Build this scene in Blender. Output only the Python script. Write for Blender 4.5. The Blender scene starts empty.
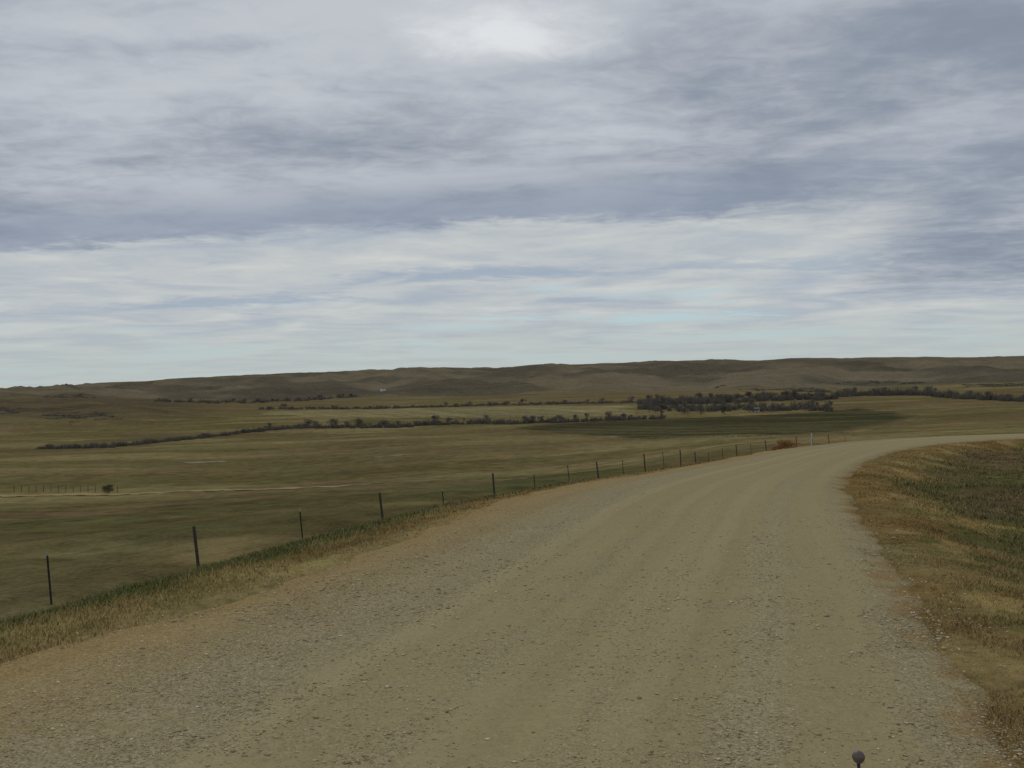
import bpy, math, random
import numpy as np
from mathutils import Matrix, Vector, Euler

random.seed(7)
RNG = np.random.default_rng(11)
S = bpy.context.scene
COL = S.collection
EYE = 2.2                       # camera height over the road under it
FPX = 1000.0                    # focal length in pixels of a 1024 px wide frame

# ----------------------------------------------------------------------------- camera
cam_d = bpy.data.cameras.new('camera')
cam = bpy.data.objects.new('camera', cam_d)
COL.objects.link(cam)
cam_d.sensor_width = 36.0
cam_d.lens = 36.0 * FPX / 1024.0
cam_d.clip_start = 0.05
cam_d.clip_end = 60000
ROLL, PITCH = math.radians(-1.2), math.radians(-0.34)
RC = Matrix.Rotation(math.pi / 2 + PITCH, 3, 'X') @ Matrix.Rotation(ROLL, 3, 'Z')
cam.matrix_world = Matrix.Translation((0, 0, EYE)) @ RC.to_4x4()
S.camera = cam
RCN = np.array(RC)

# ----------------------------------------------------------------------------- noise
def _hash(ix, iy, seed):
    h = (ix * 374761393 + iy * 668265263 + seed * 974634777) & 0x7fffffff
    h = ((h ^ (h >> 13)) * 1274126177) & 0x7fffffff
    return ((h ^ (h >> 16)) & 0xffffff) / float(0xffffff)

def vnoise(x, y, seed=0):
    ix = np.floor(x).astype(np.int64); iy = np.floor(y).astype(np.int64)
    fx = x - ix; fy = y - iy
    u = fx * fx * fx * (fx * (fx * 6 - 15) + 10); v = fy * fy * fy * (fy * (fy * 6 - 15) + 10)
    a = _hash(ix, iy, seed); b = _hash(ix + 1, iy, seed)
    c = _hash(ix, iy + 1, seed); d = _hash(ix + 1, iy + 1, seed)
    return a + (b - a) * u + (c - a) * v + (a - b - c + d) * u * v

def fbm(x, y, octv=4, seed=0, gain=0.5):
    s = 0.0; a = 1.0; n = 0.0
    for o in range(octv):
        s = s + a * vnoise(x * 2 ** o + 17.3 * o, y * 2 ** o - 9.1 * o, seed + o * 31)
        n += a; a *= gain
    return s / n                       # 0..1

def sstep(e0, e1, x):
    t = np.clip((x - e0) / (e1 - e0), 0, 1)
    return t * t * (3 - 2 * t)

def mixc(a, b, t):
    return a + (b - a) * t[..., None]

# ----------------------------------------------------------------------------- road
STL = np.array([(-27, -75), (-13.6, -26), (-4.9, 8.2), (-3.15, 14.9), (.8, 28.5), (7.6, 41), (13, 51), (18.3, 59.3), (24, 65.3), (30.5, 69.2), (40, 71.6), (70, 76), (160, 82), (420, 80)], float)
STR = np.array([(-18.6, -77), (-5.3, -28), (3.24, 6.5), (5.1, 13.0), (8.75, 26.0), (13.0, 37.2), (18.4, 47.8), (23.2, 54.6), (28, 59.3), (33, 62.1), (41.5, 64.6), (71, 68.5), (160, 74.5), (420, 72)], float)

def catmull(P, n=24):
    out = []
    for i in range(len(P) - 1):
        p0 = P[max(i - 1, 0)]; p1 = P[i]; p2 = P[i + 1]; p3 = P[min(i + 2, len(P) - 1)]
        d = np.linalg.norm(p2 - p1)
        m1 = (p2 - p0) / max(np.linalg.norm(p2 - p0), 1e-6) * d
        m2 = (p3 - p1) / max(np.linalg.norm(p3 - p1), 1e-6) * d
        for t in np.linspace(0, 1, n, endpoint=False):
            out.append((2*t**3-3*t**2+1)*p1 + (t**3-2*t**2+t)*m1 + (-2*t**3+3*t**2)*p2 + (t**3-t**2)*m2)
    out.append(P[-1])
    return np.array(out)

RL = catmull(STL); RR = catmull(STR)
RM = (RL + RR) / 2
RS = np.concatenate([[0], np.cumsum(np.linalg.norm(np.diff(RM, axis=0), axis=1))])   # length along the road

def seg_dist(X, Y, P):
    """distance to polyline P, index of the nearest segment, its parameter"""
    best = np.full(X.shape, 1e9); bi = np.zeros(X.shape, int); bt = np.zeros(X.shape)
    A = P[:-1]; D = P[1:] - P[:-1]; L2 = (D ** 2).sum(1)
    for i in range(len(A)):
        t = np.clip(((X - A[i, 0]) * D[i, 0] + (Y - A[i, 1]) * D[i, 1]) / L2[i], 0, 1)
        q = np.hypot(X - A[i, 0] - t * D[i, 0], Y - A[i, 1] - t * D[i, 1])
        m = q < best
        best[m] = q[m]; bi[m] = i; bt[m] = t[m]
    return best, bi, bt

def road_coords(X, Y):
    """left: metres outside the left edge (negative = inside), right: the same for the right edge"""
    X = np.asarray(X, float); Y = np.asarray(Y, float)
    def signed(P):
        d, i, t = seg_dist(X, Y, P)
        D = (P[1:] - P[:-1])[i]
        c = D[..., 0] * (Y - P[:-1][i][..., 1]) - D[..., 1] * (X - P[:-1][i][..., 0])   # >0: left of the line
        return np.where(c > 0, d, -d)
    return signed(RL), -signed(RR)

def zroad(y):
    return -0.035 * np.clip(y, -60, 70)

# ----------------------------------------------------------------------------- land
# heights below the eye: rows by distance, columns by bearing (in frame pixels)
AZPX = np.array([-260, 0, 256, 512, 768, 1024, 1300], float)
AZT = np.arctan((AZPX - 512) / FPX)
RT = np.array([1, 12, 24, 40, 60, 100, 155, 250, 400, 650, 1000, 1300, 1800, 2500, 3500, 5000, 9000, 16000], float)
ZT = np.array([
    [-4.4, -4.6, -5.2, -6.9, -8.6, -12.2, -16.3, -21, -26, -31, -27, -20, -12, -6, -2, -6, -5, -10],
    [-4.4, -4.6, -5.2, -6.9, -8.6, -12.2, -16.3, -21, -26, -31, -29, -22, -15, -9, -4, -8, -5, -5],
    [-4.4, -4.6, -5.2, -6.6, -8.3, -11.8, -16.2, -21, -26, -30, -31, -31, -30, -10, 29, 20, 20, 10],
    [-4.4, -4.6, -5.0, -6.0, -7.5, -11.0, -15.0, -19, -24.5, -29, -30, -30, -30, -5, 41, 41, 40, 30],
    [-4.4, -4.6, -5.0, -5.8, -6.6, -7.9, -10.6, -16, -22, -28, -29, -30, -28, 0, 45, 45, 42, 30],
    [-4.4, -4.6, -5.0, -5.8, -6.5, -7.2, -9.8, -14, -19, -23, -27, -27, -22, -2, 37, 42, 42, 30],
    [-4.4, -4.6, -5.0, -5.8, -6.5, -7.2, -9.8, -14, -19, -23, -27, -27, -22, -2, 37, 42, 42, 30],
], float)
LRT = np.log(RT)

def _herm(x, xs, ys):
    """monotone cubic through (xs, ys[:, k]) for an array of columns -> values (len(x), k)"""
    h = np.diff(xs); dl = np.diff(ys, axis=0) / h[:, None]
    m = np.zeros_like(ys)
    m[0] = dl[0]; m[-1] = dl[-1]
    p = dl[:-1] * dl[1:]
    m[1:-1] = np.where(p > 0, 2 * p / np.where(np.abs(dl[:-1] + dl[1:]) > 1e-12, dl[:-1] + dl[1:], 1), 0)
    i = np.clip(np.searchsorted(xs, x) - 1, 0, len(xs) - 2)
    t = (x - xs[i]) / h[i]
    t = t[:, None]; H = h[i][:, None]
    return (2*t**3-3*t**2+1)*ys[i] + (t**3-2*t**2+t)*H*m[i] + (-2*t**3+3*t**2)*ys[i+1] + (t**3-t**2)*H*m[i+1]

def land(X, Y, detail=True):
    X = np.asarray(X, float); Y = np.asarray(Y, float)
    sh = X.shape; x = X.ravel(); y = Y.ravel()
    r = np.maximum(np.hypot(x, y), 1.0)
    az = np.clip(np.arctan2(x, y), AZT[0], AZT[-1])
    yy = np.clip(r * np.maximum(np.cos(az), 0.6), 1.0, 16000)
    cols = _herm(np.log(yy), LRT, ZT.T.copy())              # (N, 7)
    j = np.clip(np.searchsorted(AZT, az) - 1, 0, len(AZT) - 2)
    t = (az - AZT[j]) / (AZT[j + 1] - AZT[j])
    t = t * t * (3 - 2 * t) * 0.5 + t * 0.5
    n = np.arange(len(x))
    z = cols[n, j] * (1 - t) + cols[n, j + 1] * t
    # rolling ground and the folded face of the far hills
    mid = sstep(60, 300, r) * (1 - sstep(1500, 2200, r))
    z += mid * (fbm(x / 160, y / 160, 3, 5) - .5) * 3.4
    z += sstep(25, 60, r) * (1 - sstep(250, 500, r)) * (fbm(x / 22, y / 22, 2, 9) - .5) * .55
    hill = sstep(1700, 2300, r) * (1 - 0.72 * sstep(2900, 3500, r)) * (1 - sstep(4200, 6000, r))
    q = fbm(x / 330 + .3 * fbm(x / 500, y / 500, 2, 77), y / 620, 4, 21)
    z += hill * ((1 - np.abs(2 * q - 1) * 2.4) * 19 - 6)
    z += hill * (fbm(x / 95, y / 190, 5, 40) - .5) * 24
    lh = sstep(750, 1000, r) * (1 - sstep(1800, 2300, r)) * (1 - sstep(math.radians(-23), math.radians(-17), az))
    z += lh * (fbm(x / 130, y / 190, 3, 52) - .4) * 22
    z = (z + EYE)
    return z.reshape(sh)

def height(X, Y, dd=None):
    """the ground; under the road it dips just below the gravel"""
    X = np.asarray(X, float); Y = np.asarray(Y, float)
    zl = land(X, Y)
    near = np.hypot(X, Y) < 480
    z = zl.copy()
    if near.any():
        x = X[near]; y = Y[near]
        dl, dr = road_coords(x, y) if dd is None else (dd[0][near], dd[1][near])
        zr = zroad(y)
        bump = (fbm(x / 1.7, y / 1.7, 3, 61) - .5)
        left = zr - .055 - (.06 + .0030 * np.clip(y - 8, 0, 60)) * np.clip(dl, 0, 2.6) + bump * .16 * sstep(0, 1, dl)
        k = sstep(1.8, 8.6, dl)
        zl_n = zl[near]
        bench = EYE + np.interp(y, [-40, 10, 23.6, 28, 33, 37.4, 42, 46.6, 51, 56, 60, 65, 74, 83, 90, 110, 200], [-4.6, -4.8, -5.15, -5.22, -5.45, -5.48, -5.72, -5.75, -6.0, -6.1, -6.4, -6.55, -6.85, -7.3, -7.7, -8.4, -9])
        k2 = sstep(15, 44, dl)
        bench = bench * (1 - k2) + zl_n * k2 - .8 * np.exp(-((dl - 30) / 8) ** 2) * sstep(30, 45, y) * sstep(95, 80, y)
        zleft = left * (1 - k) + (bench + bump * .25) * k
        ditch = .055 + .50 * sstep(.3, 3.2, dr) - .10 * sstep(4, 9, dr)
        zright = zr - ditch + bump * .26 * sstep(0.2, 1.5, dr) + (fbm(x / 9, y / 9, 2, 63) - .5) * .35 * sstep(2, 7, dr)
        zin = zr - .055 - .09 * sstep(0, .5, np.minimum(-dl, -dr))
        zz = np.where(dl > 0, zleft, np.where(dr > 0, zright, zin))
        far = sstep(300, 470, np.hypot(x, y))
        z[near] = zz * (1 - far) + zl_n * far
    return z

def ray_dirs(pxs):
    p = np.asarray(pxs, float)
    loc = np.stack([(p[:, 0] - 512) / FPX, -(p[:, 1] - 384) / FPX, -np.ones(len(p))], 1)
    return loc @ RCN.T

def ground_at(pxs):
    """points of the land seen along bearings given in frame pixels"""
    out = []
    T = np.exp(np.linspace(math.log(3.0), math.log(9000), 2600))
    for d in ray_dirs(pxs):
        x = d[0] * T; y = d[1] * T; z = EYE + d[2] * T
        h = height(x, y)
        b = np.nonzero(z < h)[0]
        i = b[0] if len(b) else len(T) - 1
        out.append((x[i], y[i], h[i]))
    return np.array(out)

# ----------------------------------------------------------------------------- mesh helpers
def mesh_np(name, verts, faces, mat, parent=None, col=None, smooth=False, uv=None):
    """faces: (n, 3) or (n, 4) int array"""
    verts = np.asarray(verts, np.float32); faces = np.asarray(faces, np.int32)
    me = bpy.data.meshes.new(name)
    n, k = faces.shape
    me.vertices.add(len(verts)); me.vertices.foreach_set('co', verts.ravel())
    me.loops.add(n * k); me.loops.foreach_set('vertex_index', faces.ravel())
    me.polygons.add(n)
    me.polygons.foreach_set('loop_start', np.arange(0, n * k, k, dtype=np.int32))
    me.polygons.foreach_set('loop_total', np.full(n, k, np.int32))
    if smooth: me.polygons.foreach_set('use_smooth', np.ones(n, bool))
    if col is not None:
        a = me.color_attributes.new('cover', 'FLOAT_COLOR', 'POINT')
        c = np.ones((len(verts), 4), np.float32); c[:, :3] = col
        a.data.foreach_set('color', c.ravel())
    if uv is not None:
        l = me.uv_layers.new(name='along')
        l.data.foreach_set('uv', np.asarray(uv, np.float32)[faces.ravel()].ravel())
    me.update(calc_edges=True); me.validate()
    me.materials.append(mat)
    o = bpy.data.objects.new(name, me)
    COL.objects.link(o)
    if parent: o.parent = parent
    return o

class MB:
    """collects quads and triangles"""
    def __init__(s): s.v = []; s.f = []
    def tube(s, pts, rad, n=6, cap=True):
        base = len(s.v); m = len(pts)
        for i, p in enumerate(pts):
            p = Vector(p)
            d = (Vector(pts[min(i + 1, m - 1)]) - Vector(pts[max(i - 1, 0)])).normalized()
            u = d.orthogonal().normalized(); w = d.cross(u)
            if i and abs(d.z) < .999:
                pass
            if abs(d.x) < .9: u = (Vector((1, 0, 0)) - d * d.x).normalized()
            else: u = (Vector((0, 1, 0)) - d * d.y).normalized()
            w = d.cross(u)
            for k in range(n):
                a = 2 * math.pi * k / n
                s.v.append(tuple(p + (u * math.cos(a) + w * math.sin(a)) * rad[i]))
        for i in range(m - 1):
            for k in range(n):
                a = base + i * n + k; b = base + i * n + (k + 1) % n
                s.f.append((a, b, b + n, a + n))
        if cap:
            s.f.append(tuple(base + k for k in reversed(range(n))))
            s.f.append(tuple(base + (m - 1) * n + k for k in range(n)))
    def prism(s, poly, z0, z1, lean=(0, 0)):
        b = len(s.v); n = len(poly)
        for x, y in poly: s.v.append((x, y, z0))
        for x, y in poly: s.v.append((x + lean[0], y + lean[1], z1))
        for k in range(n):
            s.f.append((b + k, b + (k + 1) % n, b + n + (k + 1) % n, b + n + k))
        s.f.append(tuple(b + k for k in reversed(range(n)))); s.f.append(tuple(b + n + k for k in range(n)))
    def face(s, pts):
        b = len(s.v); s.v += [tuple(p) for p in pts]; s.f.append(tuple(range(b, b + len(pts))))
    def build(s, name, mat, parent=None, smooth=False, loc=None):
        me = bpy.data.meshes.new(name)
        me.from_pydata(s.v, [], s.f); me.update()
        if smooth:
            me.polygons.foreach_set('use_smooth', np.ones(len(me.polygons), bool))
        me.materials.append(mat)
        o = bpy.data.objects.new(name, me); COL.objects.link(o)
        if parent: o.parent = parent
        if loc: o.location = loc
        return o

def tag(o, label=None, cat=None, group=None, kind=None):
    if label: o['label'] = label
    if cat: o['category'] = cat
    if group: o['group'] = group
    if kind: o['kind'] = kind
    return o

def empty(name, loc, rz=0):
    o = bpy.data.objects.new(name, None); COL.objects.link(o)
    o.location = loc; o.rotation_euler = (0, 0, rz); o.empty_display_size = .3
    return o

def copy_tree(o, parent=None):
    kids = [c for c in ALLKIDS.get(o.name, [])]
    c = o.copy(); COL.objects.link(c); c.parent = parent
    ALLKIDS[c.name] = [copy_tree(k, c) for k in kids]
    return c
ALLKIDS = {}

# ----------------------------------------------------------------------------- materials
class NT:
    def __init__(s, tree): s.t = tree; s.n = tree.nodes; s.l = tree.links
    def node(s, typ, **kw):
        n = s.n.new(typ)
        for k, v in kw.items(): setattr(n, k, v)
        return n
    def put(s, sock, v):
        if hasattr(v, 'default_value') or hasattr(v, 'is_linked'): s.l.new(v, sock)
        else: sock.default_value = v
    def m(s, op, a, b=0.0, c=None, clamp=False):
        n = s.node('ShaderNodeMath', operation=op, use_clamp=clamp)
        s.put(n.inputs[0], a); s.put(n.inputs[1], b)
        if c is not None: s.put(n.inputs[2], c)
        return n.outputs[0]
    def noise(s, vec, scale, detail=3, rough=.5, dist=0.0, dim='3D'):
        n = s.node('ShaderNodeTexNoise', noise_dimensions=dim)
        if vec is not None: s.l.new(vec, n.inputs['Vector'])
        n.inputs['Scale'].default_value = scale; n.inputs['Detail'].default_value = detail
        n.inputs['Roughness'].default_value = rough; n.inputs['Distortion'].default_value = dist
        return n.outputs['Fac']
    def mapr(s, v, a, b, c=0.0, d=1.0, smooth=True):
        n = s.node('ShaderNodeMapRange', interpolation_type='SMOOTHSTEP' if smooth else 'LINEAR', clamp=True)
        s.put(n.inputs[0], v); s.put(n.inputs[1], a); s.put(n.inputs[2], b); s.put(n.inputs[3], c); s.put(n.inputs[4], d)
        return n.outputs[0]
    def mix(s, f, a, b, blend='MIX'):
        n = s.node('ShaderNodeMix', data_type='RGBA', blend_type=blend)
        s.put(n.inputs[0], f)
        for sock, v in ((n.inputs[6], a), (n.inputs[7], b)):
            if isinstance(v, tuple): sock.default_value = (*v, 1)
            else: s.l.new(v, sock)
        return n.outputs[2]
    def scale(s, vec, sc, loc=(0, 0, 0), rot=(0, 0, 0)):
        n = s.node('ShaderNodeMapping')
        s.l.new(vec, n.inputs[0]); n.inputs['Scale'].default_value = sc; n.inputs['Location'].default_value = loc; n.inputs['Rotation'].default_value = rot
        return n.outputs[0]
    def vmul(s, col, f):
        n = s.node('ShaderNodeVectorMath', operation='SCALE')
        s.l.new(col, n.inputs[0]); s.put(n.inputs['Scale'], f)
        return n.outputs[0]

def material(name, rough=.9, spec=.2):
    m = bpy.data.materials.new(name); m.use_nodes = True
    t = NT(m.node_tree)
    b = m.node_tree.nodes['Principled BSDF']
    b.inputs['Roughness'].default_value = rough
    b.inputs['Specular IOR Level'].default_value = spec
    return m, t, b

def simple(name, c, rough=.8, var=.3, scale=6, spec=.2, metal=0.0, c2=None):
    m, t, b = material(name, rough, spec)
    tc = t.node('ShaderNodeTexCoord').outputs['Object']
    n = t.noise(tc, scale, 4, .6)
    f = t.mapr(n, .3, .7)
    c2 = c2 or tuple(x * (1 - var) for x in c)
    t.l.new(t.mix(f, c, c2), b.inputs['Base Color'])
    b.inputs['Metallic'].default_value = metal
    return m

def cover_material(name, contrast=.5, fine=True):
    m, t, b = material(name, 1.0, .0)
    col = t.node('ShaderNodeVertexColor', layer_name='cover').outputs['Color']
    pos = t.node('ShaderNodeNewGeometry').outputs['Position']
    n1 = t.noise(pos, .35, 5, .65)
    n2 = t.noise(pos, 5.0, 4, .7)
    n3 = t.noise(t.scale(pos, (.012, .03, .02)), 1.0, 6, .7)
    n4 = t.noise(t.scale(pos, (.16, .08, .1)), 1.0, 7, .78)
    f = t.m('ADD', t.m('MULTIPLY', n1, .8), t.m('ADD', t.m('MULTIPLY', n2, .7), t.m('ADD', t.m('MULTIPLY', n3, .5), t.m('MULTIPLY', n4, .6))))
    f = t.mapr(f, 1.08, 1.52, 1 - contrast, 1 + contrast, smooth=False)
    hue = t.mix(t.mapr(t.noise(t.scale(pos, (.06, .038, .1), (40, 3, 0)), 1.0, 7, .75), .36, .64), (1.06, .98, .88), (.94, 1.02, .90))
    col = t.mix(1.0, col, hue, 'MULTIPLY')
    t.l.new(t.vmul(col, f), b.inputs['Base Color'])
    bp = t.node('ShaderNodeBump'); bp.inputs['Strength'].default_value = .6; bp.inputs['Distance'].default_value = .08
    t.l.new(n2, bp.inputs['Height']); t.l.new(bp.outputs[0], b.inputs['Normal'])
    return m

M = {}
M['ground'] = cover_material('prairie ground', .44)
# blades and stones: colour of its own per blade / stone
def attr_material(name, rough=.9, spec=.1, two=False):
    m, t, b = material(name, rough, spec)
    col = t.node('ShaderNodeVertexColor', layer_name='cover').outputs['Color']
    t.l.new(col, b.inputs['Base Color'])
    return m
M['blade'] = attr_material('grass blade', .9, .05)
M['stone'] = attr_material('gravel stone', .95, .05)
M['steel'] = simple('green painted steel', (.045, .046, .036), .6, .4, 30)
M['tip'] = simple('white painted tip', (.36, .36, .33), .6, .2, 40)
M['wood'] = simple('weathered post wood', (.085, .072, .058), .95, .5, 14, c2=(.04, .035, .03))
M['old_wood'] = simple('silvered old wood', (.15, .125, .09), .95, .4, 6)
M['redwood'] = simple('reddish post wood', (.12, .055, .035), .95, .4, 14)
M['wire'] = simple('dull galvanised wire', (.10, .10, .10), .6, .3, 3, metal=.3)
M['white_post'] = simple('white marker plastic', (.50, .50, .47), .6, .12, 5)
M['bark'] = simple('grey bark', (.12, .108, .09), .95, .4, 8)
M['twig'] = simple('bare twigs', (.165, .150, .130), .95, .35, 2, c2=(.215, .19, .155))
M['twig_brown'] = simple('bare brown twigs', (.20, .172, .13), .95, .4, 2, c2=(.15, .134, .11))
M['twig_dark'] = simple('dark evergreen twigs', (.12, .116, .095), .95, .4, 2)
M['scrub'] = simple('dark scrub', (.16, .145, .115), .95, .5, .3, c2=(.12, .11, .09))
M['russet'] = simple('russet dry weed', (.40, .21, .085), .95, .5, 6, c2=(.30, .175, .08))
M['sage'] = simple('grey green sage', (.12, .112, .07), .95, .4, 6)
M['white_wall'] = simple('white painted boards', (.48, .48, .45), .7, .1, .6)
M['house_wall'] = simple('white house boards', (.78, .77, .72), .7, .1, .6)
M['grey_roof'] = simple('grey roof', (.16, .16, .16), .8, .2, .6)
M['rubber'] = simple('dark aerial rod', (.02, .02, .021), .45, .3, 20, spec=.4)
M['ball'] = simple('dull grey purple ball', (.15, .112, .10), .5, .3, 90, spec=.3)

# ----------------------------------------------------------------------------- colours of the land cover
C = lambda *a: np.array(a, float)
OLIVE, TAN, GREEN, BROWN = C(.166, .133, .064), C(.220, .177, .090), C(.122, .106, .047), C(.168, .122, .070)
HILL, HILLD, RUST, DRY = C(.180, .148, .106), C(.116, .098, .076), C(.232, .152, .062), C(.315, .235, .100)
GRAVELY = C(.265, .195, .090)
LUSH = C(.105, .112, .038)

def cover_colour(x, y, dl, dr):
    r = np.hypot(x, y)
    th = math.radians(8)
    xs = x * math.cos(th) + y * math.sin(th); ys = -x * math.sin(th) + y * math.cos(th)
    n1 = fbm(xs / 90, ys / 52, 5, 100); n2 = fbm(xs / 46, ys / 30, 5, 101); n3 = fbm(x / 500, y / 360, 4, 102)
    n4 = fbm(x / 9, y / 9, 4, 103)
    c = mixc(OLIVE, TAN, sstep(.42, .66, n1))
    c = mixc(c, GREEN, sstep(.50, .66, n2) * .75)
    c = mixc(c, BROWN, sstep(.50, .70, n3) * .65)
    c = mixc(c, BROWN * .8, sstep(.55, .7, fbm(xs / 70, ys / 40, 4, 104)) * .6)
    # green hollow below the road, out to the lane
    g = sstep(12, 40, r) * (1 - sstep(95, 165, r))
    gs = fbm(xs / 20, ys / 11, 5, 106)
    c = mixc(c, mixc(GREEN * .88, BROWN * .9, sstep(.46, .66, gs)), g * (.45 + .5 * sstep(.35, .6, n2)))
    c = mixc(c, TAN * .8, g * sstep(.56, .72, fbm(xs / 24, ys / 8, 5, 108)) * .7)
    c = mixc(c, GREEN * .72, g * sstep(.55, .7, fbm(xs / 30, ys / 14, 5, 107)) * .6)
    # hills
    h = sstep(1500, 2100, r)
    hn = fbm(x / 260, y / 500, 5, 110); hn2 = fbm(x / 80, y / 130, 3, 111)
    hc = mixc(HILL, HILLD, sstep(.45, .68, .6 * hn + .4 * hn2))  # sage tone and shade of the folds, both put in as colour noise
    hc = mixc(hc, OLIVE * .9, sstep(.5, .68, fbm(x / 500, y / 300, 3, 112)) * .15)
    hc = mixc(hc, HILLD * 1.15, sstep(2900, 3500, r) * .35)
    dv = sstep(.56, .70, fbm(x / 190, y / 330, 4, 115)) * sstep(1250, 1600, r) * (1 - sstep(3000, 3500, r))  # mask of soft dark patches: gully shading painted into the hill colour
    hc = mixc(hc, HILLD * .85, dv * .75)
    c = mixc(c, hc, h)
    az = np.degrees(np.arctan2(x, y))
    lh = sstep(850, 1100, r) * (1 - sstep(1500, 2100, r)) * (1 - sstep(-21, -15, az))
    c = mixc(c, mixc(C(.125, .095, .06), C(.085, .068, .05), sstep(.40, .58, fbm(x / 90, y / 160, 4, 113))), lh * .9)
    # green brow of the bank, dry verge, gravelly edge on the left
    nn = fbm(x / 2.2, y / 2.2, 4, 120); n5 = fbm(x / .7, y / .7, 3, 121)
    near = r < 140
    c0 = LUSH
    kb = np.where(dl > 0, (1 - sstep(5.5, 10, dl)), 0) * near
    c = mixc(c, mixc(LUSH, OLIVE, sstep(.5, .75, nn)), kb)
    kv = np.where(dl > -.5, 1 - sstep(.9, 2.0, dl + (nn - .5) * 1.8), 0) * near
    v = mixc(mixc(DRY * .85, RUST * .95, sstep(.35, .62, nn)), LUSH, sstep(.56, .70, n5) * .35)
    c = mixc(c, v, kv)
    kg = np.where(dl > -1, 1 - sstep(.0, .9, dl + (n5 - .5) * 1.0), 0) * near
    c = mixc(c, GRAVELY, kg * (dl > -1))
    # inside of the bend: rusty and straw edge, then dull green
    ki = (dr > -.5).astype(float)
    ins = mixc(mixc(GREEN, LUSH, .5 + 0 * x), OLIVE * .85, sstep(.42, .66, fbm(x / 5, y / 5, 4, 131)))
    ins = mixc(ins, BROWN * .95, sstep(.54, .70, fbm(x / 3, y / 5, 4, 132)) * .5)
    e = 1 - sstep(.9, 2.9, dr + (fbm(x / 3.0, y / 3.0, 3, 133) - .5) * 4.0)
    edge = mixc(DRY * .95, RUST * .9, sstep(.45, .60, fbm(x / 1.6, y / 1.6, 4, 134)))
    edge = mixc(edge, LUSH * 1.1, sstep(.58, .68, fbm(x / 1.3, y / 1.3, 3, 135)) * .7)
    ins = mixc(ins, edge, e)
    ins = mixc(ins, mixc(GRAVELY * .92, RUST * .8, sstep(.4, .6, nn)), (1 - sstep(.2, 1.3, dr + (n5 - .5) * 1.2)) * .85)
    c = mixc(c, ins, ki * (r < 420))
    return np.clip(c, .01, .9)

# ----------------------------------------------------------------------------- ground sheet
azs = np.radians(np.concatenate([np.arange(-180, -36, 3.0), np.arange(-36, 36, .085), np.arange(36, 180, 3.0)]))
rs = np.exp(np.linspace(math.log(.6), math.log(15500), 640))
AZ, R_ = np.meshgrid(azs, rs)
GX = R_ * np.sin(AZ); GY = R_ * np.cos(AZ)
gx = GX.ravel(); gy = GY.ravel()
DL = np.full(gx.shape, -9.0); DR = np.full(gx.shape, -9.0)
nearm = np.hypot(gx, gy) < 480
DL[nearm], DR[nearm] = road_coords(gx[nearm], gy[nearm])
gz = height(gx, gy, (DL, DR))
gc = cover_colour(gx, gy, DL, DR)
na, nr = len(azs), len(rs)
ii, jj = np.meshgrid(np.arange(nr - 1), np.arange(na), indexing='ij')
jn = (jj + 1) % na
F = np.stack([ii * na + jj, ii * na + jn, (ii + 1) * na + jn, (ii + 1) * na + jj], -1).reshape(-1, 4)[:, ::-1]
V = np.stack([gx, gy, gz], 1)
tag(mesh_np('ground', V, F, M['ground'], col=gc, smooth=True), kind='structure')

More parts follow.
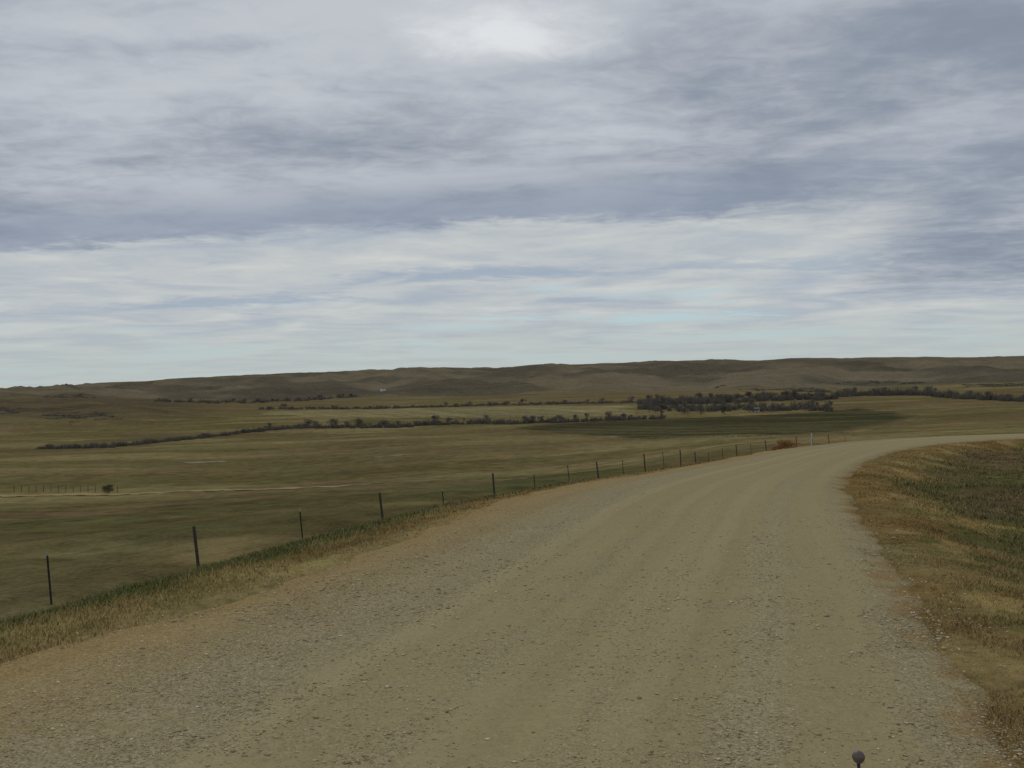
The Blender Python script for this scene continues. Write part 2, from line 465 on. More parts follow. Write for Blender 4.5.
# ----------------------------------------------------------------------------- gravel road
def road_material():
    m, t, b = material('packed gravel', 1.0, .0)
    uvn = t.node('ShaderNodeUVMap'); uvn.uv_map = 'along'
    sep = t.node('ShaderNodeSeparateXYZ'); t.l.new(uvn.outputs[0], sep.inputs[0])
    pos = t.node('ShaderNodeNewGeometry').outputs['Position']
    wob = t.noise(t.scale(uvn.outputs[0], (0, .05, 0)), 1.0, 3)
    wob2 = t.noise(t.scale(uvn.outputs[0], (1.5, .25, 0)), 1.0, 3)
    u = t.m('ADD', sep.outputs[0], t.m('ADD', t.m('MULTIPLY', t.m('SUBTRACT', wob, .5), .03), t.m('MULTIPLY', t.m('SUBTRACT', wob2, .5), .04)))
    # smooth wheel paths across the road (u from the left edge 0 to the right edge 1)
    def band(c, w):
        d = t.m('ABSOLUTE', t.m('SUBTRACT', u, c))
        return t.mapr(d, w * .4, w, 1, 0)
    tr = t.m('MAXIMUM', t.m('MAXIMUM', band(.46, .10), band(.60, .09)), t.m('MAXIMUM', band(.72, .07), band(.875, .07)))
    thin = t.m('MAXIMUM', t.m('MAXIMUM', band(.40, .032), t.m('MULTIPLY', band(.80, .03), .5)), t.m('MAXIMUM', t.m('MULTIPLY', band(.56, .03), .5), t.m('MULTIPLY', band(.70, .025), .6)))
    n_big = t.noise(pos, .8, 5, .7)
    n_med = t.noise(pos, 14, 6, .8)
    def cells(sc):
        v = t.node('ShaderNodeTexVoronoi', feature='F1'); t.l.new(pos, v.inputs['Vector']); v.inputs['Scale'].default_value = sc
        q = t.node('ShaderNodeSeparateColor'); t.l.new(v.outputs['Color'], q.inputs[0])
        return v.outputs['Distance'], q.outputs
    d1, c1 = cells(105); d2, c2 = cells(58); d3, c3 = cells(30)
    stone = t.mix(c1[0], (.200, .159, .086), (.366, .312, .174))
    stone = t.mix(t.mapr(c2[1], .74, .9, 0, .8), stone, (.40, .36, .24))
    stone = t.mix(t.mapr(c2[2], .74, .9, 0, .8), stone, (.125, .102, .060))
    stone = t.mix(t.mapr(c3[1], .88, .97, 0, .35), stone, (.42, .39, .30))
    stone = t.mix(t.mapr(c3[0], .86, .95, 0, .3), stone, (.155, .118, .072))
    packed = t.mix(t.mapr(n_med, .3, .7), (.328, .272, .136), (.264, .218, .114))
    rough = t.m('SUBTRACT', t.mapr(n_big, .3, .7, .6, 1.0), t.m('MULTIPLY', tr, .50), clamp=True)
    c = t.mix(rough, packed, stone)
    c = t.mix(t.m('MULTIPLY', thin, .24), c, (.41, .35, .195))
    nf = t.m('MULTIPLY', t.m('SUBTRACT', t.noise(pos, 1.3, 5, .75), .5), .30)
    left = t.mapr(t.m('ADD', u, nf), .0, .34, .85, 0)
    c = t.mix(left, c, (1.0, .82, .60), 'MULTIPLY')
    rt = t.mapr(t.m('ADD', u, nf), .93, 1.01, 0, 1.0)
    c = t.mix(rt, c, (.86, .70, .54), 'MULTIPLY')
    c = t.vmul(c, t.mapr(t.noise(t.scale(uvn.outputs[0], (13, .035, 0)), 1.0, 5, .65), .3, .7, 1.03, 1.17, smooth=False))
    t.l.new(c, b.inputs['Base Color'])
    hgt = t.m('ADD', t.m('MULTIPLY', t.m('SUBTRACT', 1.0, d2), rough), t.m('MULTIPLY', n_med, .6))
    bp = t.node('ShaderNodeBump'); bp.inputs['Strength'].default_value = .6; bp.inputs['Distance'].default_value = .010
    t.l.new(hgt, bp.inputs['Height']); t.l.new(bp.outputs[0], b.inputs['Normal'])
    return m
M['road'] = road_material()

# resample stations by length, finer near the camera
sl = np.concatenate([np.arange(0, 70, 2.0), np.arange(70, RS[-1] if RS[-1] < 190 else 190, .22), np.arange(190, RS[-1], 4.0)])
def lerp_poly(P):
    return np.stack([np.interp(sl, RS, P[:, 0]), np.interp(sl, RS, P[:, 1])], 1)
Lp, Rp = lerp_poly(RL), lerp_poly(RR)
us = np.concatenate([[0, 0.012], np.linspace(.03, .97, 44), [.988, 1.0]])
ex = (fbm(sl / 1.4, sl * 0, 3, 200) - .5) * .85 + (fbm(sl / 6, sl * 0, 2, 202) - .5) * .9
ex2 = (fbm(sl / 2.0, sl * 0 + 3.3, 2, 201) - .5) * .3 + (fbm(sl / .5, sl * 0 + 7.3, 2, 203) - .5) * .4
wd = np.linalg.norm(Rp - Lp, axis=1)
def road_point(k, u):
    uu = u + ex[k] / wd[k] * (1 - u) ** 9 + ex2[k] / wd[k] * u ** 12
    return Lp[k] * (1 - uu)[..., None] + Rp[k] * uu[..., None]
K, U = np.meshgrid(np.arange(len(sl)), us, indexing='ij')
P = road_point(K.ravel(), U.ravel())
u_ = U.ravel(); s_ = sl[K.ravel()]
def road_top(u, s, x, y):
    crown = .07 * (1 - (2 * u - 1) ** 2)
    rut = 0
    for c0, w0, a in ((.45, .05, .018), (.60, .05, .012), (.72, .05, .014), (.875, .04, .018)):
        rut = rut - a * np.exp(-((u - c0) / w0) ** 2)
    berm = .012 * np.exp(-((u - .40) / .03) ** 2) * fbm(s / 3, s * 0 + 1, 2, 210) + .012 * np.exp(-((u - .80) / .03) ** 2)
    edge = -.15 * (sstep(.012, .0, u) + sstep(.988, 1.0, u)) - .045 * (sstep(.10, .012, u) + sstep(.91, .988, u))
    return zroad(y) + crown + rut + berm + edge + (fbm(x / .6, y / .6, 3, 211) - .5) * .02
pz = road_top(u_, s_, P[:, 0], P[:, 1])
nu = len(us)
ii, jj = np.meshgrid(np.arange(len(sl) - 1), np.arange(nu - 1), indexing='ij')
F = np.stack([ii * nu + jj, ii * nu + jj + 1, (ii + 1) * nu + jj + 1, (ii + 1) * nu + jj], -1).reshape(-1, 4)
tag(mesh_np('road', np.stack([P[:, 0], P[:, 1], pz], 1), F, M['road'], smooth=True, uv=np.stack([u_, s_], 1)), kind='structure')

# ----------------------------------------------------------------------------- loose stones
def loose_gravel():
    n = 420000
    r = np.exp(RNG.uniform(math.log(4.3), math.log(26), n))
    az = np.radians(RNG.uniform(-34, 32, n))
    x = r * np.sin(az); y = r * np.cos(az)
    dl, dr = road_coords(x, y)
    w = 8.4
    u = np.where(dl > dr, -dl / w, 1 + dr / w)          # about 0 left .. 1 right
    u = np.where((dl < 0) & (dr < 0), -dl / np.maximum(-dl - dr, 1e-3), u)
    prof = np.interp(u, [-.16, -.06, .03, .14, .34, .40, .44, .52, .55, .64, .67, .75, .79, .85, .9, .94, 1.0, 1.04, 1.09],
                        [.0, .3, .75, .9, .9, .6, .22, .36, .24, .34, .26, .8, .65, .36, .26, 1.0, 1.3, .9, .0])
    clump = fbm(x / .55, y / .55, 3, 300)
    keep = RNG.uniform(0, 1, n) < prof * sstep(.20, .70, clump) * np.clip(1.1 - r / 26, .05, .8) * .85
    x, y, r, dl, dr, u = x[keep], y[keep], r[keep], dl[keep], dr[keep], u[keep]
    n = len(x)
    size = np.clip(RNG.lognormal(math.log(.0058), .55, n), .003, .024) * np.clip(r / 10, .85, 1.15)
    z0 = np.where((u > 0) & (u < 1), road_top(np.clip(u, .02, .98), r, x, y), height(x, y))
    ico = np.array([(1, 0, 0), (-1, 0, 0), (0, 1, 0), (0, -1, 0), (.15, .1, 1), (0, 0, -1)], float)
    fc = np.array([(0, 2, 4), (2, 1, 4), (1, 3, 4), (3, 0, 4), (2, 0, 5), (1, 2, 5), (3, 1, 5), (0, 3, 5)])
    jit = RNG.uniform(.65, 1.3, (n, 6, 1)) * ico[None] + RNG.uniform(-.25, .25, (n, 6, 3))
    jit = jit * np.stack([RNG.uniform(.8, 1.5, n), RNG.uniform(.7, 1.1, n), RNG.uniform(.32, .6, n)], 1)[:, None, :]
    a = RNG.uniform(0, 6.283, n); ca, sa = np.cos(a)[:, None], np.sin(a)[:, None]
    vx = jit[..., 0] * ca - jit[..., 1] * sa; vy = jit[..., 0] * sa + jit[..., 1] * ca
    V = np.stack([vx, vy, jit[..., 2]], -1) * size[:, None, None]
    V += np.stack([x, y, z0 + size * .22], 1)[:, None, :]
    F = (np.arange(n)[:, None, None] * 6 + fc[None]).reshape(-1, 3)
    pal = np.array([(.32, .26, .145), (.38, .31, .18), (.26, .20, .11), (.43, .37, .26), (.225, .182, .11), (.30, .205, .115), (.29, .25, .19), (.42, .37, .28)])
    pi = RNG.choice(len(pal), n, p=[.28, .2, .2, .07, .1, .08, .05, .02])
    col = np.clip(pal[pi] * RNG.uniform(1.0, 1.75, (n, 1)), .02, .75)
    o = mesh_np('loose_gravel', V.reshape(-1, 3), F, M['stone'], col=np.repeat(col, 6, 0))
    tag(o, 'loose tan and grey stones lying on the gravel road', 'gravel', kind='stuff')
loose_gravel()

# ----------------------------------------------------------------------------- grass of the verges
def blades(name, label, x, y, z, col, hgt, wid, lean=.5):   # lean: how far a blade lies over
    n = len(x)
    a = RNG.uniform(0, 6.283, n); b = a + math.pi / 2 + RNG.uniform(-.5, .5, n)
    lx = np.cos(b) * hgt * RNG.uniform(.1, 1, n) * lean; ly = np.sin(b) * hgt * RNG.uniform(.1, 1, n) * lean
    w = np.stack([np.cos(a) * wid, np.sin(a) * wid, 0 * a], 1) / 2
    base = np.stack([x, y, z - .02], 1)
    mid = base + np.stack([lx * .35, ly * .35, hgt * .55], 1)
    tip = base + np.stack([lx, ly, hgt], 1)
    V = np.stack([base - w, base + w, mid + w * .7, mid - w * .7, tip], 1).reshape(-1, 3)
    i = np.arange(n)[:, None] * 5
    F = np.concatenate([i + np.array([[0, 1, 2]]), i + np.array([[0, 2, 3]]), i + np.array([[3, 2, 4]])], 0)
    o = mesh_np(name, V, F, M['blade'], col=np.repeat(col, 5, 0))
    return tag(o, label, 'grass', kind='stuff')

def scatter(n, r0, r1, a0, a1):
    r = np.exp(RNG.uniform(math.log(r0), math.log(r1), n)); az = np.radians(RNG.uniform(a0, a1, n))
    return r * np.sin(az), r * np.cos(az), r

def grass_right():
    x, y, r = scatter(420000, 5.2, 66, 4, 36)
    dl, dr = road_coords(x, y)
    p = sstep(-.35, .8, dr + (fbm(x / .6, y / .6, 3, 401) - .5) * .9) * sstep(.0, .32, fbm(x / 1.1, y / 1.1, 3, 402))
    k = (dr > -.55) & (RNG.uniform(0, 1, len(x)) < p)
    x, y, r, dl, dr = x[k], y[k], r[k], dl[k], dr[k]
    c = cover_colour(x, y, dl, dr) * (1.3 + RNG.uniform(-.5, .55, (len(x), 1)) * (1 - .6 * sstep(2.5, 5, dr))[:, None])
    tuft = fbm(x / .45, y / .45, 3, 404)
    st = (RNG.uniform(0, 1, len(x)) < .06 + .45 * sstep(.52, .66, tuft) * (1 - sstep(1.2, 3.5, dr)))[:, None]
    c = np.where(st, np.array([[.38, .275, .115]]) * RNG.uniform(.6, 1.25, (len(x), 1)), c)
    h = RNG.uniform(.03, .09, len(x)) * (.6 + .5 * sstep(.2, 2.0, dr)) * (.7 + .6 * sstep(.45, .65, tuft)) * (.6 + .9 * fbm(x / 1.5, y / 1.5, 2, 403))
    blades('dry_grass', 'dry straw and dull green grass inside the bend of the road', x, y, height(x, y), np.clip(c, 0, .6), h, .0045 + .0006 * r, 1.1)

def grass_left():
    x, y, r = scatter(420000, 6, 75, -34, 22)
    dl, dr = road_coords(x, y)
    p = sstep(-.4, .8, dl + (fbm(x / .6, y / .6, 3, 411) - .5) * 1.2) * (1 - sstep(5, 9, dl)) * sstep(.05, .36, fbm(x / 1.3, y / 1.3, 3, 412))
    k = (dl > -.4) & (RNG.uniform(0, 1, len(x)) < p)
    x, y, r, dl, dr = x[k], y[k], r[k], dl[k], dr[k]
    c = cover_colour(x, y, dl, dr) * RNG.uniform(.65, 1.9, (len(x), 1))
    st = (RNG.uniform(0, 1, len(x)) < .20 - .14 * sstep(1.2, 2.4, dl))[:, None]
    c = np.where(st, np.array([[.36, .26, .105]]) * RNG.uniform(.6, 1.2, (len(x), 1)), c)
    h = RNG.uniform(.03, .10, len(x)) * (.75 + .45 * sstep(.5, 2.2, dl)) * (.6 + .9 * fbm(x / 1.5, y / 1.5, 2, 413))
    blades('verge_grass', 'low green and straw grass along the brow of the bank beside the fence', x, y, height(x, y), np.clip(c, 0, .6), h, .0045 + .0006 * r, 1.1)
grass_right(); grass_left()

# ----------------------------------------------------------------------------- fields and the lane, laid on the land
def sheet(name, outline, mat_, lift=.12, nx=260, ny=60, ragged=6.0, seed=1, fcol=None, soft=20.0):
    """outline: ground polygon [(x, y)] seen from above; a fine grid clipped to it, its rim ragged"""
    P = np.array(outline, float)
    x0, y0 = P.min(0); x1, y1 = P.max(0)
    gx, gy = np.meshgrid(np.linspace(x0, x1, nx), np.linspace(y0, y1, ny))
    jx = gx + (fbm(gx / 25, gy / 25, 3, seed) - .5) * ragged * 2; jy = gy + (fbm(gx / 25, gy / 25, 3, seed + 5) - .5) * ragged * 3
    ins = np.zeros(gx.shape, bool)
    for i in range(len(P)):
        a = P[i]; b = P[(i + 1) % len(P)]
        c = ((a[1] > jy) != (b[1] > jy))
        with np.errstate(divide='ignore', invalid='ignore'):
            c &= jx < (b[0] - a[0]) * (jy - a[1]) / (b[1] - a[1] + 1e-12) + a[0]
        ins ^= c
    z = height(gx.ravel(), gy.ravel()).reshape(gx.shape) + lift
    idx = np.arange(gx.size).reshape(gx.shape)
    rim_ = ins & ~(np.roll(ins, 1, 0) & np.roll(ins, -1, 0) & np.roll(ins, 1, 1) & np.roll(ins, -1, 1))
    z = np.where(rim_, z - lift - .35, z)
    q = ins[:-1, :-1] & ins[1:, :-1] & ins[:-1, 1:] & ins[1:, 1:]
    F = np.stack([idx[:-1, :-1][q], idx[:-1, 1:][q], idx[1:, 1:][q], idx[1:, :-1][q]], 1)
    used = np.unique(F); re = np.full(gx.size, -1); re[used] = np.arange(len(used))
    V = np.stack([gx.ravel(), gy.ravel(), z.ravel()], 1)[used]
    d, _, _ = seg_dist(V[:, 0], V[:, 1], np.concatenate([P, P[:1]]))
    far = np.full(len(V), -9.0)
    base = cover_colour(V[:, 0], V[:, 1], far, far)
    e = sstep(0, soft, d + (fbm(V[:, 0] / soft * 1.3, V[:, 1] / soft * .7, 4, seed + 60) - .5) * soft * 1.1)
    rows = vnoise(V[:, 0] / 5 + V[:, 1] / 14, V[:, 1] / 400, seed + 70)
    a = mixc(np.array(fcol[0], float), np.array(fcol[1], float), sstep(.3, .7, .55 * fbm(V[:, 0] / 60, V[:, 1] / 90, 5, seed + 80) + .45 * rows))
    return tag(mesh_np(name, V, re[F], mat_, smooth=True, col=mixc(base, a, e)), kind='structure')

def field_material(name, a, b_, sx=.05, sy=.01):
    m, t, b = material(name, 1.0, .0)
    pos = t.node('ShaderNodeNewGeometry').outputs['Position']
    n = t.noise(t.scale(pos, (sx * .2, sy * 3, 0)), 1.0, 6, .65)
    n2 = t.noise(pos, .35, 4, .7)
    n3 = t.noise(t.scale(pos, (.14, .012, 0)), 1.0, 6, .75)
    f = t.mapr(t.m('ADD', t.m('MULTIPLY', n, .4), t.m('ADD', t.m('MULTIPLY', n2, .3), t.m('MULTIPLY', n3, .3))), .40, .60)
    t.l.new(t.mix(f, a, b_), b.inputs['Base Color'])
    return m
M['lane'] = field_material('lane straw', (.36, .275, .125), (.27, .205, .095))

def poly_px(pts):
    return [tuple(p[:2]) for p in ground_at(pts)]
dark = poly_px([(508, 430), (560, 436), (640, 439), (700, 438), (770, 437), (830, 433.5), (890, 427), (925, 418), (905, 411), (860, 407.5), (835, 410.5), (760, 415), (670, 418.5), (590, 422), (530, 424.5)])
sheet('dark_field', dark, M['ground'], .25, 460, 300, 2.5, 3, ((.056, .052, .029), (.098, .086, .048)), 13)
pale = poly_px([(255, 415), (310, 418), (420, 418.5), (520, 417.5), (600, 416.5), (640, 414), (634, 405.5), (560, 405.5), (470, 407.5), (380, 409.5), (300, 410.3), (262, 411.5)])
sheet('stubble_field', pale, M['ground'], .3, 420, 160, 6, 9, ((.27, .225, .122), (.195, .166, .092)), 16)

def strip(name, pts, wid, mat_, lift=.06):
    P = np.array(pts, float)
    t = np.linspace(0, 1, 160)
    d = np.concatenate([[0], np.cumsum(np.linalg.norm(np.diff(P, axis=0), axis=1))]); d /= d[-1]
    x = np.interp(t, d, P[:, 0]); y = np.interp(t, d, P[:, 1])
    for _ in range(14):
        x[1:-1] = (x[:-2] + x[1:-1] + x[2:]) / 3; y[1:-1] = (y[:-2] + y[1:-1] + y[2:]) / 3
    dx = np.gradient(x); dy = np.gradient(y); L = np.hypot(dx, dy)
    w = wid * (.7 + .6 * fbm(t * 30, t * 0, 3, 31)) * np.clip((1 - t) * 5, .05, 1)
    V = []
    for s in (-.5, -.25, 0, .25, .5):
        ax = x - dy / L * w * s; ay = y + dx / L * w * s
        V.append(np.stack([ax, ay, height(ax, ay) + lift], 1))
    V = np.stack(V, 1).reshape(-1, 3)
    ii, jj = np.meshgrid(np.arange(159), np.arange(4), indexing='ij')
    F = np.stack([ii * 5 + jj, (ii + 1) * 5 + jj, (ii + 1) * 5 + jj + 1, ii * 5 + jj + 1], -1).reshape(-1, 4)[:, ::-1]
    return tag(mesh_np(name, V, F, mat_, smooth=True), kind='structure')
strip('dirt_lane', poly_px([(-60, 498), (0, 496), (60, 495.5), (150, 493), (230, 490.5), (330, 486.5), (390, 483)]), 5.0, M['lane'])
for k, (px, py, a, b) in enumerate([(204, 462.3, 7.5, 3), (393, 456, 6, 2)]):
    c = ground_at([(px, py)])[0]
    an = np.linspace(0, 2 * np.pi, 40, endpoint=False)
    rr = 1 + .5 * (fbm(an * 2, an * 0 + k, 2, 44) - .5)
    sheet('salt_flat', [(c[0] + a * q * math.cos(t), c[1] + b * 1.4 * q * math.sin(t)) for t, q in zip(an, rr)], M['ground'], .08, 40, 24, .5, 77 + k, ((.30, .265, .19), (.24, .21, .14)), 2.2)

# ----------------------------------------------------------------------------- fences
def tpost(h=1.25):
    root = MB(); a, b = .022, .006
    poly = [(-a, -b), (-b, -b), (-b, -a), (b, -a), (b, -b), (a, -b), (a, b), (-a, b)]
    poly = [(x * 1.15, y * 1.15) for x, y in poly]
    return poly

def build_fence(name, label, pts, kinds, lean=.05, wires=4, hgt=1.25, thick=1.0, hts=None):
    base = pts[0]
    root = empty(name, tuple(base))
    tag(root, label, 'fence')
    P = [Vector(p) - Vector(base) for p in pts]
    tops = []
    for i, (p, k) in enumerate(zip(P, kinds)):
        q = P[min(i + 1, len(P) - 1)] - P[max(i - 1, 0)]
        nrm = Vector((-q.y, q.x, 0)).normalized()
        ln = nrm * (lean * random.uniform(.5, 1.5))
        h = (hts[i] if hts else hgt * random.uniform(.95, 1.05))
        ang = math.atan2(q.y, q.x)
        mb = MB()
        if k == 's':
            poly = [(x * thick * math.cos(ang) - y * thick * math.sin(ang), x * thick * math.sin(ang) + y * thick * math.cos(ang)) for x, y in tpost()]
            hb = h - .09
            mb.prism(poly, -.3, hb, (ln.x * hb, ln.y * hb))
            po = mb.build('steel_post', M['steel'], root, loc=tuple(p))
            t = MB()
            t.prism([(x * 1.06 + ln.x * hb, y * 1.06 + ln.y * hb) for x, y in poly], hb + .001, h, (ln.x * .09, ln.y * .09))
            t.build('tip', M['tip'], po)
        else:
            rad = .047 * thick
            zs = [-.3, 0, h * .3, h * .6, h - .03, h]
            rr = [rad * 1.05, rad, rad * random.uniform(.9, 1.05), rad * random.uniform(.88, 1.0), rad * .93, rad * .75]
            mb.tube([(ln.x * z + random.uniform(-.008, .008), ln.y * z + random.uniform(-.008, .008), z) for z in zs], rr, 9)
            mb.build('wooden_post', M['redwood'] if k == 'r' else M['old_wood'] if k == 'o' else M['wood'], root, loc=tuple(p))
        tops.append((p, ln, h))
    for w in range(wires):
        mb = MB(); line = []
        for i, (p, ln, h) in enumerate(tops):
            z = h * (.28 + .2 * w) if h < 1.5 else 1.2 * (.28 + .2 * w)
            a = p + Vector((ln.x * z, ln.y * z, z)) + Vector((.03, -.03, 0))
            line.append(a)
            if i + 1 < len(tops):
                p2, ln2, h2 = tops[i + 1]; z2 = h2 * (.28 + .2 * w) if h2 < 1.5 else 1.2 * (.28 + .2 * w)
                b = p2 + Vector((ln2.x * z2, ln2.y * z2, z2)) + Vector((.03, -.03, 0))
                line.append(a.lerp(b, .5) - Vector((0, 0, .03)))
        mb.tube(line, [.0034] * len(line), 4)
        mb.build('wire', M['wire'], root)
    return root

# bearings and depths of the posts along the road fence, 5 m apart
dirv = np.array([.401, .916]); p0 = np.array([-10.97, 23.6])
fx = []
for k in range(-2, 15): fx.append(p0 + dirv * 5.02 * k)
cur = fx[-1].copy(); ang = math.radians(23.6)
for k in range(9):
    ang = min(ang + math.radians(1.9), math.radians(84))
    cur = cur + 5.02 * np.array([math.sin(ang), math.cos(ang)]); fx.append(cur.copy())
fx = np.array(fx)
fz = height(fx[:, 0], fx[:, 1])
kin = ['w', 's', 's', 'w', 's', 'w', 's', 'w', 's', 's', 'w', 's', 'r', 's', 'w', 'w', 's', 's', 'r', 's', 'w', 's', 'r', 's', 'r', 's', 'w', 's', 'r', 's', 'w']
build_fence('wire_fence', 'wire fence of dark steel and wooden posts below the left side of the gravel road', [(a, b, c) for (a, b), c in zip(fx, fz)], kin[:len(fx)], lean=.085, hts=[(1.3 if k in 'wr' else 1.22) * random.uniform(.95, 1.05) * (1 if i < 15 else .86) for i, k in enumerate(kin[:len(fx)])])

fp = ground_at([(14 + i * 7.4, 492.3 - .004 * i) for i in range(15)])
build_fence('pasture_fence', 'small distant fence with short brown posts beside the straw coloured dirt lane', [tuple(p) for p in fp], [('r' if i in (0, 1, 4) else 'o') for i in range(15)], lean=.03, wires=3, hgt=1.15, thick=1.1)

# white marker post at the outside of the bend
def marker():
    x, y = 18.8, 63.0
    z = float(height(np.array([x]), np.array([y]))[0])
    root = empty('marker_post', (x, y, z)); tag(root, 'slim white marker post at the outside of the far bend', 'marker post')
    a = MB(); a.prism([(-.04, -.012), (.04, -.012), (.04, .012), (-.04, .012)], -.2, 1.08); a.build('post', M['white_post'], root)
    b = MB(); b.prism([(-.042, -.015), (.042, -.015), (.042, .015), (-.042, .015)], 1.081, 1.15, (0, 0)); b.build('cap', M['rubber'], root)
marker()

# ----------------------------------------------------------------------------- shrubs
def twig_cloud(n, rx, rz, zc, seed, size=.12, droop=.3, flat=0.0):
    rn = random.Random(seed); mb = MB()
    lobes = [(rn.uniform(-.6, .6) * rx, rn.uniform(-.6, .6) * rx, zc + rn.uniform(-.45, .6) * rz, rn.uniform(.35, .62)) for _ in range(7)]
    for i in range(n):
        lx, ly, lz, lr = rn.choice(lobes)
        d = Vector((rn.gauss(0, 1), rn.gauss(0, 1), rn.gauss(0, 1))).normalized() * rn.uniform(.35, 1.0)
        p = Vector((lx + d.x * lr * rx, ly + d.y * lr * rx, max(lz + d.z * lr * rz, .02)))
        o = Vector((p.x * .5 + d.x * .4 * rx, p.y * .5 + d.y * .4 * rx, (.4 + rn.random()) * rx * .8)).normalized()
        s = Vector((rn.gauss(0, 1), rn.gauss(0, 1), rn.gauss(0, .6))).normalized()
        s = (s - o * s.dot(o)).normalized()
        L = size * rn.uniform(.7, 1.7); W = size * rn.uniform(.16, .34)
        mb.face([p - s * W, p + s * W, p + o * L])
    return mb

def make_shrub(seed, mat_, name='shrub'):
    root = empty(name, (0, 0, 0))
    a = MB(); rn = random.Random(seed + 9)
    for k in range(6):
        t = rn.uniform(0, 6.28); l = rn.uniform(.3, .55)
        a.tube([(0, 0, -.05), (math.cos(t) * l * .4, math.sin(t) * l * .4, l * .5), (math.cos(t) * l * .8, math.sin(t) * l * .8, l)], [.022, .014, .006], 5)
    st = a.build('stem', M['bark'], root)
    fo = twig_cloud(620, .5, .42, .36, seed, .09).build('foliage', mat_, root)
    ALLKIDS[root.name] = [st, fo]
    return root

def place_shrub(proto, first, p, w, h, label, group=None, cat='shrub'):
    o = proto if first else copy_tree(proto)
    o.location = tuple(p); o.scale = (w, w, h); o.rotation_euler = (0, 0, random.uniform(0, 6.28))
    tag(o, label, cat, group)
    return o

sp = make_shrub(3, M['sage'], 'sagebrush'); first = True
spots = [(108, 493.5, 2.2, 1.7, 'dark round bush at the end of the small distant pasture fence')]
for px, py, w, h, lab in spots:
    p = ground_at([(px, py)])[0]
    place_shrub(sp, first, p, w, h, lab); first = False
# russet weed bank
rp = make_shrub(12, M['russet'], 'russet_bush')
place_shrub(rp, True, (17.0, 62.0, float(height(np.array([17.0]), np.array([62.0]))[0])), 2.0, 1.3, 'wide low russet brown bush beside the fence at the outside of the bend', cat='bush')

# ----------------------------------------------------------------------------- trees along the creek and the river
def make_tree(seed, mat_, brushy=False):
    rn = random.Random(seed)
    root = empty('bare_tree', (0, 0, 0))
    a = MB()
    lean = rn.uniform(-.05, .05)
    a.tube([(0, 0, -.04), (0, 0, .1), (lean, 0, .35), (lean * 1.6, .02, .62), (lean * 2, 0, .88)], [.034, .028, .022, .014, .004], 6)
    for k in range(9):
        t = k * 2.4 + rn.uniform(-.4, .4); z = rn.uniform(.16, .6); l = rn.uniform(.22, .38) * (1.1 - z * .5)
        dx, dy = math.cos(t), math.sin(t)
        a.tube([(lean * z * 2, 0, z), (dx * l * .45 + lean, dy * l * .45, z + l * .45), (dx * l * .85 + lean, dy * l * .85, z + l * 1.05)], [.014, .009, .003], 5)
    tr = a.build('trunk', M['bark'], root)
    if brushy: cr = twig_cloud(420, .46, .46, .42, seed, .085)
    else: cr = twig_cloud(420, .36, .44, .52, seed, .08)
    cr = cr.build('crown', mat_, root)
    ALLKIDS[root.name] = [tr, cr]
    return root
protos = [make_tree(1, M['twig']), make_tree(2, M['twig']), make_tree(3, M['twig_brown']), make_tree(4, M['twig'], True), make_tree(5, M['twig_brown'], True), make_tree(6, M['twig_dark'], True)]
fresh = [True] * len(protos)
def along(poly, n, jy=.8):
    P = np.array(poly, float); d = np.concatenate([[0], np.cumsum(np.abs(np.diff(P[:, 0])))])
    t = np.clip((np.arange(n) + RNG.uniform(-.7, 1.7, n)) / n, 0, 1) * d[-1]
    return np.stack([np.interp(t, d, P[:, 0]), np.interp(t, d, P[:, 1]) + RNG.uniform(-jy, jy, n)], 1)
def plant(pxs, hlo, hhi, kinds, label, group, wide=(1.0, 1.5)):
    pts = ground_at(pxs)
    for p in pts:
        k = random.choice(kinds)
        o = protos[k] if fresh[k] else copy_tree(protos[k])
        fresh[k] = False
        h = (hlo + (hhi - hlo) * random.random() ** 1.7) * p[1] / 1000.0
        o.location = tuple(p); w = h * random.uniform(*wide); o.scale = (w, w, h); o.rotation_euler = (0, 0, random.uniform(0, 6.28))
        tag(o, label, 'tree', group)
plant(along([(40, 449), (112, 447), (140, 444), (175, 440.5), (212, 436.5), (256, 431.5)], 40, .7), 2.0, 5.5, [3, 4, 5], 'leafless brushy tree in the dark curving creek line left of the pale stubble field', 'brushy trees along the left creek', (1.0, 1.6))
plant(along([(256, 431.5), (293, 428), (356, 427.5), (406, 427), (431, 424.5), (481, 423), (512, 423.5), (587, 421), (665, 418.5)], 74, .9), 3.2, 10.5, [0, 1, 2, 3, 4], 'bare grey tree in the long tree line below the pale stubble field', 'bare trees below the stubble field', (.8, 1.25))
plant(along([(155, 401), (200, 403), (256, 402.5), (313, 400), (356, 396.5)], 36, .9), 2.2, 5.5, [3, 4, 5, 0], 'dark distant tree in the far tree line at the foot of the hills', 'dark trees at the foot of the hills', (1.0, 1.5))
plant(along([(262, 409.5), (323, 409), (351, 409), (406, 408), (471, 406), (511, 405), (570, 404), (632, 402.5)], 44, .6), 2.2, 7.0, [0, 1, 3, 4], 'grey tree in the thin row along the far edge of the pale stubble field', 'grey trees along the far edge of the stubble field', (1.0, 1.6))
g1 = np.concatenate([along([(640, 405), (690, 403), (723, 402.5), (753, 400), (800, 399), (838, 399)], 36, 1.4),
                     along([(640, 409), (680, 410), (720, 409), (770, 410), (831, 409.5)], 32, 2.2),
                     along([(648, 413.5), (674, 415.5), (720, 415), (765, 413)], 8, .8)])
plant(g1, 5, 12, [0, 1, 2, 3, 4, 5], 'bare cottonwood in the dense dark grove on the valley floor', 'bare cottonwoods in the valley grove', (.8, 1.2))
plant(along([(836, 396.5), (860, 395), (924, 394.5), (943, 397), (972, 399), (1024, 401), (1050, 402)], 28, .8), 6, 10.5, [0, 1, 3, 5], 'dark bare tree in the long dense row right of the valley grove', 'dark trees in the row right of the grove', (.8, 1.2))

